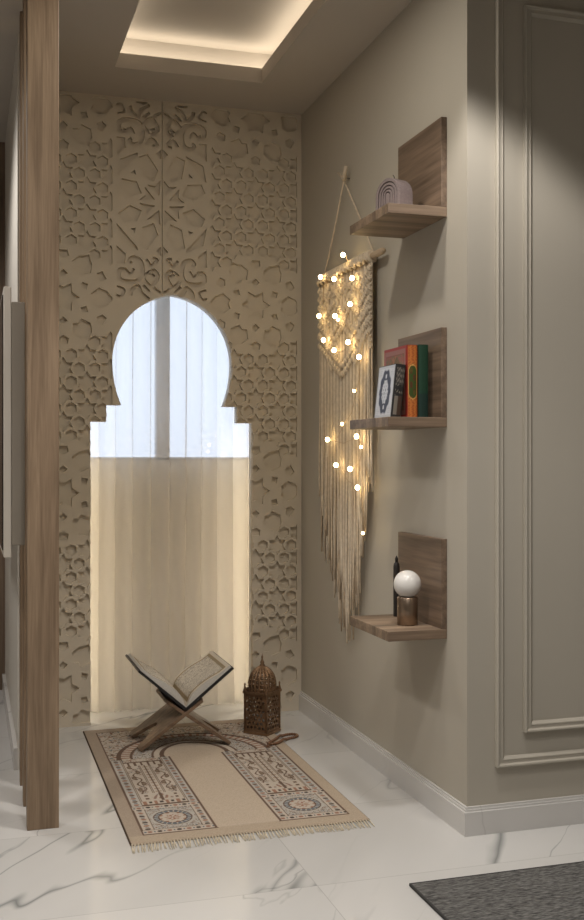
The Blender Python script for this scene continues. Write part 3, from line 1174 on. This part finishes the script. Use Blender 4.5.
pr = thing('prayer_rug', 'beige prayer rug with arched field and ornate columns, lying before the arch', 'rug', (RX, RY, 0))
nu, nv = 300, 520
V, F, C = [], [], []
TH = .007
for j in range(nv + 1):
    for i in range(nu + 1):
        u, v = RW * i / nu, RL * j / nv
        e = min(u, RW - u, v, RL - v)
        z = TH - (.004 * (1 - e / .005) ** 2 if e < .005 else 0)
        V.append((u, v, z)); C.append(rug_col(u, v))
for j in range(nv):
    for i in range(nu):
        a = j * (nu + 1) + i
        F.append((a, a + 1, a + nu + 2, a + nu + 1))
ring = [i for i in range(nu + 1)] + [j * (nu + 1) + nu for j in range(1, nu * 0 + nv + 1)] + \
       [nv * (nu + 1) + i for i in range(nu - 1, -1, -1)] + [j * (nu + 1) for j in range(nv - 1, 0, -1)]
o0 = len(V)
for r in ring:
    V.append((V[r][0], V[r][1], .0005)); C.append(TAN2)
for k in range(len(ring)):
    k2 = (k + 1) % len(ring)
    F.append((ring[k2], ring[k], o0 + k, o0 + k2))
me = bpy.data.meshes.new('rug_pile'); me.from_pydata(V, [], F)
ca = me.color_attributes.new('Col', 'FLOAT_COLOR', 'POINT')
ca.data.foreach_set('color', [x for c in C for x in (*c, 1.0)])
me.materials.append(M['rug']); me.update()
o = bpy.data.objects.new('rug_pile', me); COL.objects.link(o); o.parent = pr
fg = MB()
for i in range(78):
    u = .004 + (RW - .010) * i / 77
    for s in (0, 1):
        l = random.uniform(.050, .066)
        du = random.uniform(-.006, .006) - .004
        fg.tube([(u + s * .0022, .001, .004), (u + du * .5, -l * .5, .0042), (u + du, -l, .002)], [.0017, .0017, .0013], 4)
fg.build('fringe', M['fringe'], pr)

# ------------------------------------------------------------------ book stand with the open book
rs = thing('book_stand', 'folding wooden X-shaped book stand standing on the prayer rug', 'book stand', (.809, 4.068, .0072))
def stand_board(a, b, thick, cut_side, y0, y1):
    """board from foot a to top b (x, z); width in y; pointed arch cut between its feet"""
    a, b = Vector((a[0], a[1])), Vector((b[0], b[1]))
    L_ = (b - a).length; d = (b - a) / L_; n_ = Vector((-d.y, d.x))
    wv = y1 - y0
    out = [(0, 0), (.052, 0)]
    for i in range(13):
        t = i / 12
        yy = .052 + (wv - .104) * t
        h = .115 * (1 - abs(2 * t - 1) ** 1.6)
        out.append((yy, h))
    out += [(wv - .052, 0), (wv, 0), (wv, L_ * .97), (wv * .8, L_), (wv * .2, L_), (0, L_ * .97)]
    mb = MB()
    def to3(u, v, dd):
        p = a + d * v + n_ * dd
        return (p.x, y0 + u, p.y)
    plate(mb, out, [], to3, -thick / 2, thick / 2)
    return mb
# feet at local x -.181 and +.183, crossing at z .14
z_ = .0
stand_board((-.178, .006), (.075, .1885), .013, 0, 0, .262).build('board', M['walnut'], rs, bevel=.0015)
stand_board((.180, .006), (-.077, .1895), .013, 0, .003, .259).build('board', M['walnut'], rs, bevel=.0015)

bk = thing('open_book', 'open book with black cover and printed pages resting on the wooden stand', 'book', (.8125, 4.071, .1625))
bk_len = .355
def page_half(sgn, wd, ang, swell):
    """page surface profile from the spine outwards, in x-z"""
    pts = []
    for i in range(15):
        t = i / 14
        s = wd * t
        h = swell * (math.sin(PI * min(1, t * 1.25)) * .6 + .5) * min(1, t * 6) * (1 - .25 * t)
        pts.append((sgn * (s * math.cos(ang)) - sgn * math.sin(ang) * h, s * math.sin(ang) + math.cos(ang) * h))
    base = [(sgn * wd * t * math.cos(ang), wd * t * math.sin(ang)) for t in (1, .66, .33, 0)]
    return pts, base
for sgn, wd, ang in ((-1, .243, math.radians(41)), (1, .240, math.radians(39))):
    pts, base = page_half(sgn, wd - .006, ang, .026)
    poly = pts + base[:-1]
    mb = MB(); V = [(x, .006, z + .004) for x, z in poly] + [(x, bk_len - .006, z + .004) for x, z in poly]
    n = len(poly)
    F = [tuple(range(n)), tuple(range(2 * n - 1, n - 1, -1))] + [(i, (i + 1) % n, (i + 1) % n + n, i + n) for i in range(n)]
    mb.add(V, F); mb.build('page_block', M['pages'], bk)
    def f3(u, v, pts=pts, sgn=sgn):
        k = u * (len(pts) - 1); i = min(int(k), len(pts) - 2); t = k - i
        x = pts[i][0] + (pts[i + 1][0] - pts[i][0]) * t; z = pts[i][1] + (pts[i + 1][1] - pts[i][1]) * t
        return (x, .008 + (bk_len - .016) * v, z + .0048)
    def pc(u, v):
        e = min((u - .06), (.93 - u), (v - .06) * 1.5, (.94 - v) * 1.5)
        if e < 0: return (.60, .55, .47)
        if e < .012: return (.30, .22, .12)
        if e < .045:
            return (.36, .29, .18) if math.sin(u * 90) * math.sin(v * 130) > 0 else (.24, .19, .13)
        if e < .055: return (.30, .22, .12)
        row = v * 40
        f = row - math.floor(row)
        if .25 < f < .8 and hsh(int(u * 70), int(math.floor(row))) > .42: return (.27, .24, .205)
        return (.58, .53, .45)
    grid_plate('printed_page', 70, 100, f3, pc, M['paper'], bk)
    mb = MB()
    d = Vector((sgn * math.cos(ang), 0, math.sin(ang))); nn = Vector((sgn * math.sin(ang), 0, -math.cos(ang)))
    c = [Vector((0, 0, 0)), d * wd]
    V = []
    for y in (0, bk_len):
        for p in (c[0], c[1], c[1] + nn * .009, c[0] + nn * .009):
            V.append((p.x, y, p.z + .002))
    mb.add(V, [(0, 1, 2, 3), (7, 6, 5, 4), (0, 4, 5, 1), (1, 5, 6, 2), (2, 6, 7, 3), (3, 7, 4, 0)])
    mb.build('cover_board', M['black'], bk)

# ------------------------------------------------------------------ brass lantern
LS = .106
la = thing('lantern', 'pierced brass lantern with domed top on the rug corner near the curtain', 'lantern', (1.163, 4.228, .0072), math.radians(42))
h_ = LS / 2
MB().box(-h_ - .004, h_ + .004, -h_ - .004, h_ + .004, 0, .012).build('base', M['brass'], la, bevel=.002)
ph_holes = []
for r in range(7):
    for c in range(5):
        cx = -.038 + .019 * c + (.0095 if r % 2 else 0); cz = .028 + .0175 * r
        if abs(cx) > .043: continue
        ph_holes.append(reg(cx, cz, .0088, 4 if (r + c) % 2 else 6, PI / 6 * (r % 3), .0052))
for c in range(4):
    ph_holes.append(reg(-.0285 + .019 * c, .150, .006, 6))
for k in range(4):
    a = k * PI / 2
    to_s = lambda u, v, d, a=a: (math.cos(a) * u - math.sin(a) * d, math.sin(a) * u + math.cos(a) * d, v)
    mb = MB(); plate(mb, [(-h_ + .003, .012), (h_ - .003, .012), (h_ - .003, .165), (-h_ + .003, .165)], ph_holes, to_s, -h_, -h_ + .003)
    mb.build('pierced_side', M['brass'], la)
for sx in (-1, 1):
    for sy in (-1, 1):
        x, y = sx * (h_ - .001), sy * (h_ - .001)
        MB().lathe([(.0045, .012), (.0045, .172), (.007, .175), (.005, .185), (.003, .195), (.0045, .200), (.001, .208)], (x, y, 0), 10).build('corner_post', M['brass'], la)
mb = MB()
mb.box(-h_ - .006, h_ + .006, -h_ - .006, -h_ + .006, .165, .175); mb.box(-h_ - .006, h_ + .006, h_ - .006, h_ + .006, .165, .175)
mb.box(-h_ - .006, -h_ + .006, -h_, h_, .165, .175); mb.box(h_ - .006, h_ + .006, -h_, h_, .165, .175)
for k in range(4):
    a = k * PI / 2
    for c in range(7):
        u = -.042 + .014 * c
        mt = Matrix.Rotation(a, 4, 'Z') @ Matrix.Translation((u, -h_, .175))
        mb.box(-.0045, .0045, -.002, .002, 0, .010, mat=mt)
mb.box(-h_, h_, -h_, h_, .166, .170)
mb.build('cornice', M['brass'], la)
dm = MB()
R_ = .054
dprof = [(R_, .172), (R_, .186), (R_ * 1.03, .205), (R_ * .98, .222), (R_ * .86, .240), (R_ * .66, .255), (R_ * .42, .265), (R_ * .20, .271), (.006, .276)]
for k in range(18):
    a = 2 * PI * k / 18
    dm.tube([(r * math.cos(a), r * math.sin(a), z) for r, z in dprof], .0042, 6)
for (r, z) in dprof[:6:1]:
    dm.tube([(r * math.cos(2 * PI * i / 36), r * math.sin(2 * PI * i / 36), z) for i in range(36)], .0030, 5, closed=True)
for k in range(18):
    a0, a1 = 2 * PI * k / 18, 2 * PI * (k + 1) / 18
    for q in range(1, 6):
        r0, z0 = dprof[q]; r1, z1 = dprof[q + 1]
        dm.tube([(r0 * math.cos(a0), r0 * math.sin(a0), z0), (r1 * math.cos(a1), r1 * math.sin(a1), z1)], .0020, 4)
dm.build('dome', M['brass'], la)
MB().lathe([(.010, .272), (.012, .277), (.007, .283), (.0095, .290), (.005, .297), (.003, .305), (.0048, .311), (.0015, .319), (.0008, .326)], n=14).build('finial', M['brass'], la)
MB().lathe([(.022, .012), (.022, .075), (.018, .078)], n=20).build('candle', M['pages'], la)

# ------------------------------------------------------------------ prayer beads
pb = thing('prayer_beads', 'loop of dark wooden prayer beads lying beside the brass lantern', 'prayer beads', (1.188, 4.072, 0))
path = [(-.045, -.055), (-.022, -.050), (.000, -.030), (.022, .000), (.048, .028), (.078, .040), (.098, .060), (.092, .088), (.062, .090), (.034, .072), (.014, .046), (-.004, .018), (-.024, -.006), (-.044, -.026), (-.054, -.042)]
def smooth_loop(p, n):
    dense = []
    k = len(p)
    for i in range(k):
        p0, p1, p2, p3 = p[i - 1], p[i], p[(i + 1) % k], p[(i + 2) % k]
        for s in range(12):
            t = s / 12
            dense.append(tuple(.5 * (2 * p1[c] + (p2[c] - p0[c]) * t + (2 * p0[c] - 5 * p1[c] + 4 * p2[c] - p3[c]) * t * t + (-p0[c] + 3 * p1[c] - 3 * p2[c] + p3[c]) * t ** 3) for c in (0, 1)))
    acc = [0]
    for i in range(len(dense)):
        a, b = dense[i], dense[(i + 1) % len(dense)]
        acc.append(acc[-1] + math.hypot(a[0] - b[0], a[1] - b[1]))
    out, j = [], 0
    for q in range(n):
        d = acc[-1] * q / n
        while acc[j + 1] < d: j += 1
        t = (d - acc[j]) / max(1e-9, acc[j + 1] - acc[j])
        a, b = dense[j], dense[(j + 1) % len(dense)]
        out.append((a[0] + (b[0] - a[0]) * t, a[1] + (b[1] - a[1]) * t))
    return out
BR = .0060
bp_ = smooth_loop(path, 45)
def bead_z(p):
    wx = 1.188 + p[0]
    return BR + .0002 + (.0072 if wx < RX + RW + .004 else max(0, .0072 * (1 - (wx - RX - RW) / .02)))
MB().tube([(x, y, bead_z((x, y))) for x, y in bp_], .0009, 4, closed=True).build('cord', M['rope'], pb)
bd = MB(); bd.ball((0, 0, 0), BR, 10)
b0 = None
for p in bp_:
    if b0 is None: o = b0 = bd.build('bead', M['bead'], pb)
    else:
        o = b0.copy(); COL.objects.link(o); o.parent = pb
    o.location = (p[0], p[1], bead_z(p))
ts = MB()
for i in range(9):
    s = (i - 4) * .0012
    ts.tube([(-.052, -.046, .0105), (-.058 + s, -.058, .0095), (-.062 + s * 2.5, -.076, .0083)], .0008, 4)
ts.build('tassel', M['bead'], pb)

# ------------------------------------------------------------------ grey rug in the room
gr = thing('grey_rug', 'dark grey woven floor rug with bound edge in the lower right corner', 'rug', (1.122, 2.605, 0))
MB().box(.006, 1.9, -1.7, -.006, .0005, .008).build('rug_field', M['weave'], gr)
mb = MB()
mb.box(0, 1.906, -.006, 0, .0005, .009); mb.box(0, .006, -1.706, -.006, .0005, .009)
mb.build('rug_binding', M['binding'], gr, bevel=.002)


# ------------------------------------------------------------------ light
def area(name, loc, rot, sx, sy, power, col, spread=None):
    l = bpy.data.lights.new(name, 'AREA'); l.shape = 'RECTANGLE'; l.size = sx; l.size_y = sy
    l.energy = power; l.color = col
    if spread: l.spread = spread
    o = bpy.data.objects.new(name, l); COL.objects.link(o); o.location = loc; o.rotation_euler = rot
    return o


def spot(name, loc, power, col, ang, blend=.25, rad=.04):
    l = bpy.data.lights.new(name, 'SPOT'); l.energy = power; l.color = col
    l.spot_size = math.radians(ang); l.spot_blend = blend; l.shadow_soft_size = rad
    o = bpy.data.objects.new(name, l); COL.objects.link(o); o.location = loc
    return o


WARM = (1.0, .90, .74); SOFT = (1.0, .93, .82); NEUT = (1.0, .948, .895)
# cove strips on the ledge of the tray, shining up
cz = CEIL + .066
TL = TY1 - TY0
for nm, loc, sx, sy in (('tray_strip_far', ((TX0 + TX1) / 2, TY1 + SB * .55, cz), TX1 - TX0 + .1, .012),
                        ('tray_strip_near', ((TX0 + TX1) / 2, TY0 - SB * .55, cz), TX1 - TX0 + .1, .012),
                        ('tray_strip_left', (TX0 - SB * .55, (TY0 + TY1) / 2, cz), .012, TL + .1),
                        ('tray_strip_right', (TX1 + SB * .55, (TY0 + TY1) / 2, cz), .012, TL + .1)):
    area(nm, loc, (PI, 0, 0), sx, sy, 0.80 * max(sx, sy), (1.0, .87, .69))
# strips behind the edges of the arched opening
for nm, x, ry in (('niche_strip_left', XO - .358 - .018, -.55), ('niche_strip_right', XO + .358 + .018, .55)):
    area(nm, (x + (-.012 if x < XO else .012), YB + .105, .66), (-PI / 2, 0, ry * .9), .012, 1.26, 2.45, WARM)
# ceiling spot in front of the corner, the room's downlights, and added fill lamps
spot('corner_downlight', (1.18, 2.42, CEIL - .012), 80, NEUT, 108, .25, .10)
spot('room_downlight', (0.35, 1.75, CEIL - .012), 72, NEUT, 116, .5, .08)
spot('hall_downlight', (-.45, 4.1, CEIL - .012), 90, NEUT, 150, .6, .2)
spot('wall_fill', (2.0, 1.45, CEIL - .012), 42, NEUT, 118, .5, .08)  # added fill that brightens the panelled wall
spot('entry_downlight', (-.45, 2.6, CEIL - .012), 55, NEUT, 130, .6, .05)
area('niche_fill', (.66, 2.98, CEIL - .006), (0, 0, 0), .12, .12, 8.0, SOFT)  # added fill to light the carved panels and bring out their relief
area('room_fill', (.5, .2, CEIL - .01), (0, 0, 0), 1.8, 1.8, 9, (1, .96, .92))  # added overhead fill for general ambient light
# light inside each fairy bulb comes from the bulbs themselves

W = bpy.data.worlds.new('daylight'); S.world = W
W.use_nodes = True
nt = W.node_tree
bg = nt.nodes['Background']
bg.inputs['Color'].default_value = (.78, .86, 1.0, 1)
bg.inputs['Strength'].default_value = 1.65

# ------------------------------------------------------------------ camera
cam = bpy.data.cameras.new('camera')
cam.sensor_fit = 'VERTICAL'; cam.sensor_height = 24.0
cam.lens = 24.0 * 1057 / 920
cam.shift_y = -1.5 / 920
cam.clip_start = .02
co = bpy.data.objects.new('camera', cam); COL.objects.link(co)
co.location = (0, 0, H)
co.rotation_euler = (PI / 2, 0, -math.atan(323 / 1057))
S.camera = co

S.view_settings.view_transform = 'Standard'
S.view_settings.look = 'None'
S.view_settings.exposure = 0.15
S.view_settings.gamma = 1.0
S.view_settings.use_curve_mapping = False
S.cycles.use_denoising = True
S.cycles.max_bounces = 10
S.cycles.diffuse_bounces = 5
S.cycles.transparent_max_bounces = 12
S.cycles.sample_clamp_indirect = 4.0
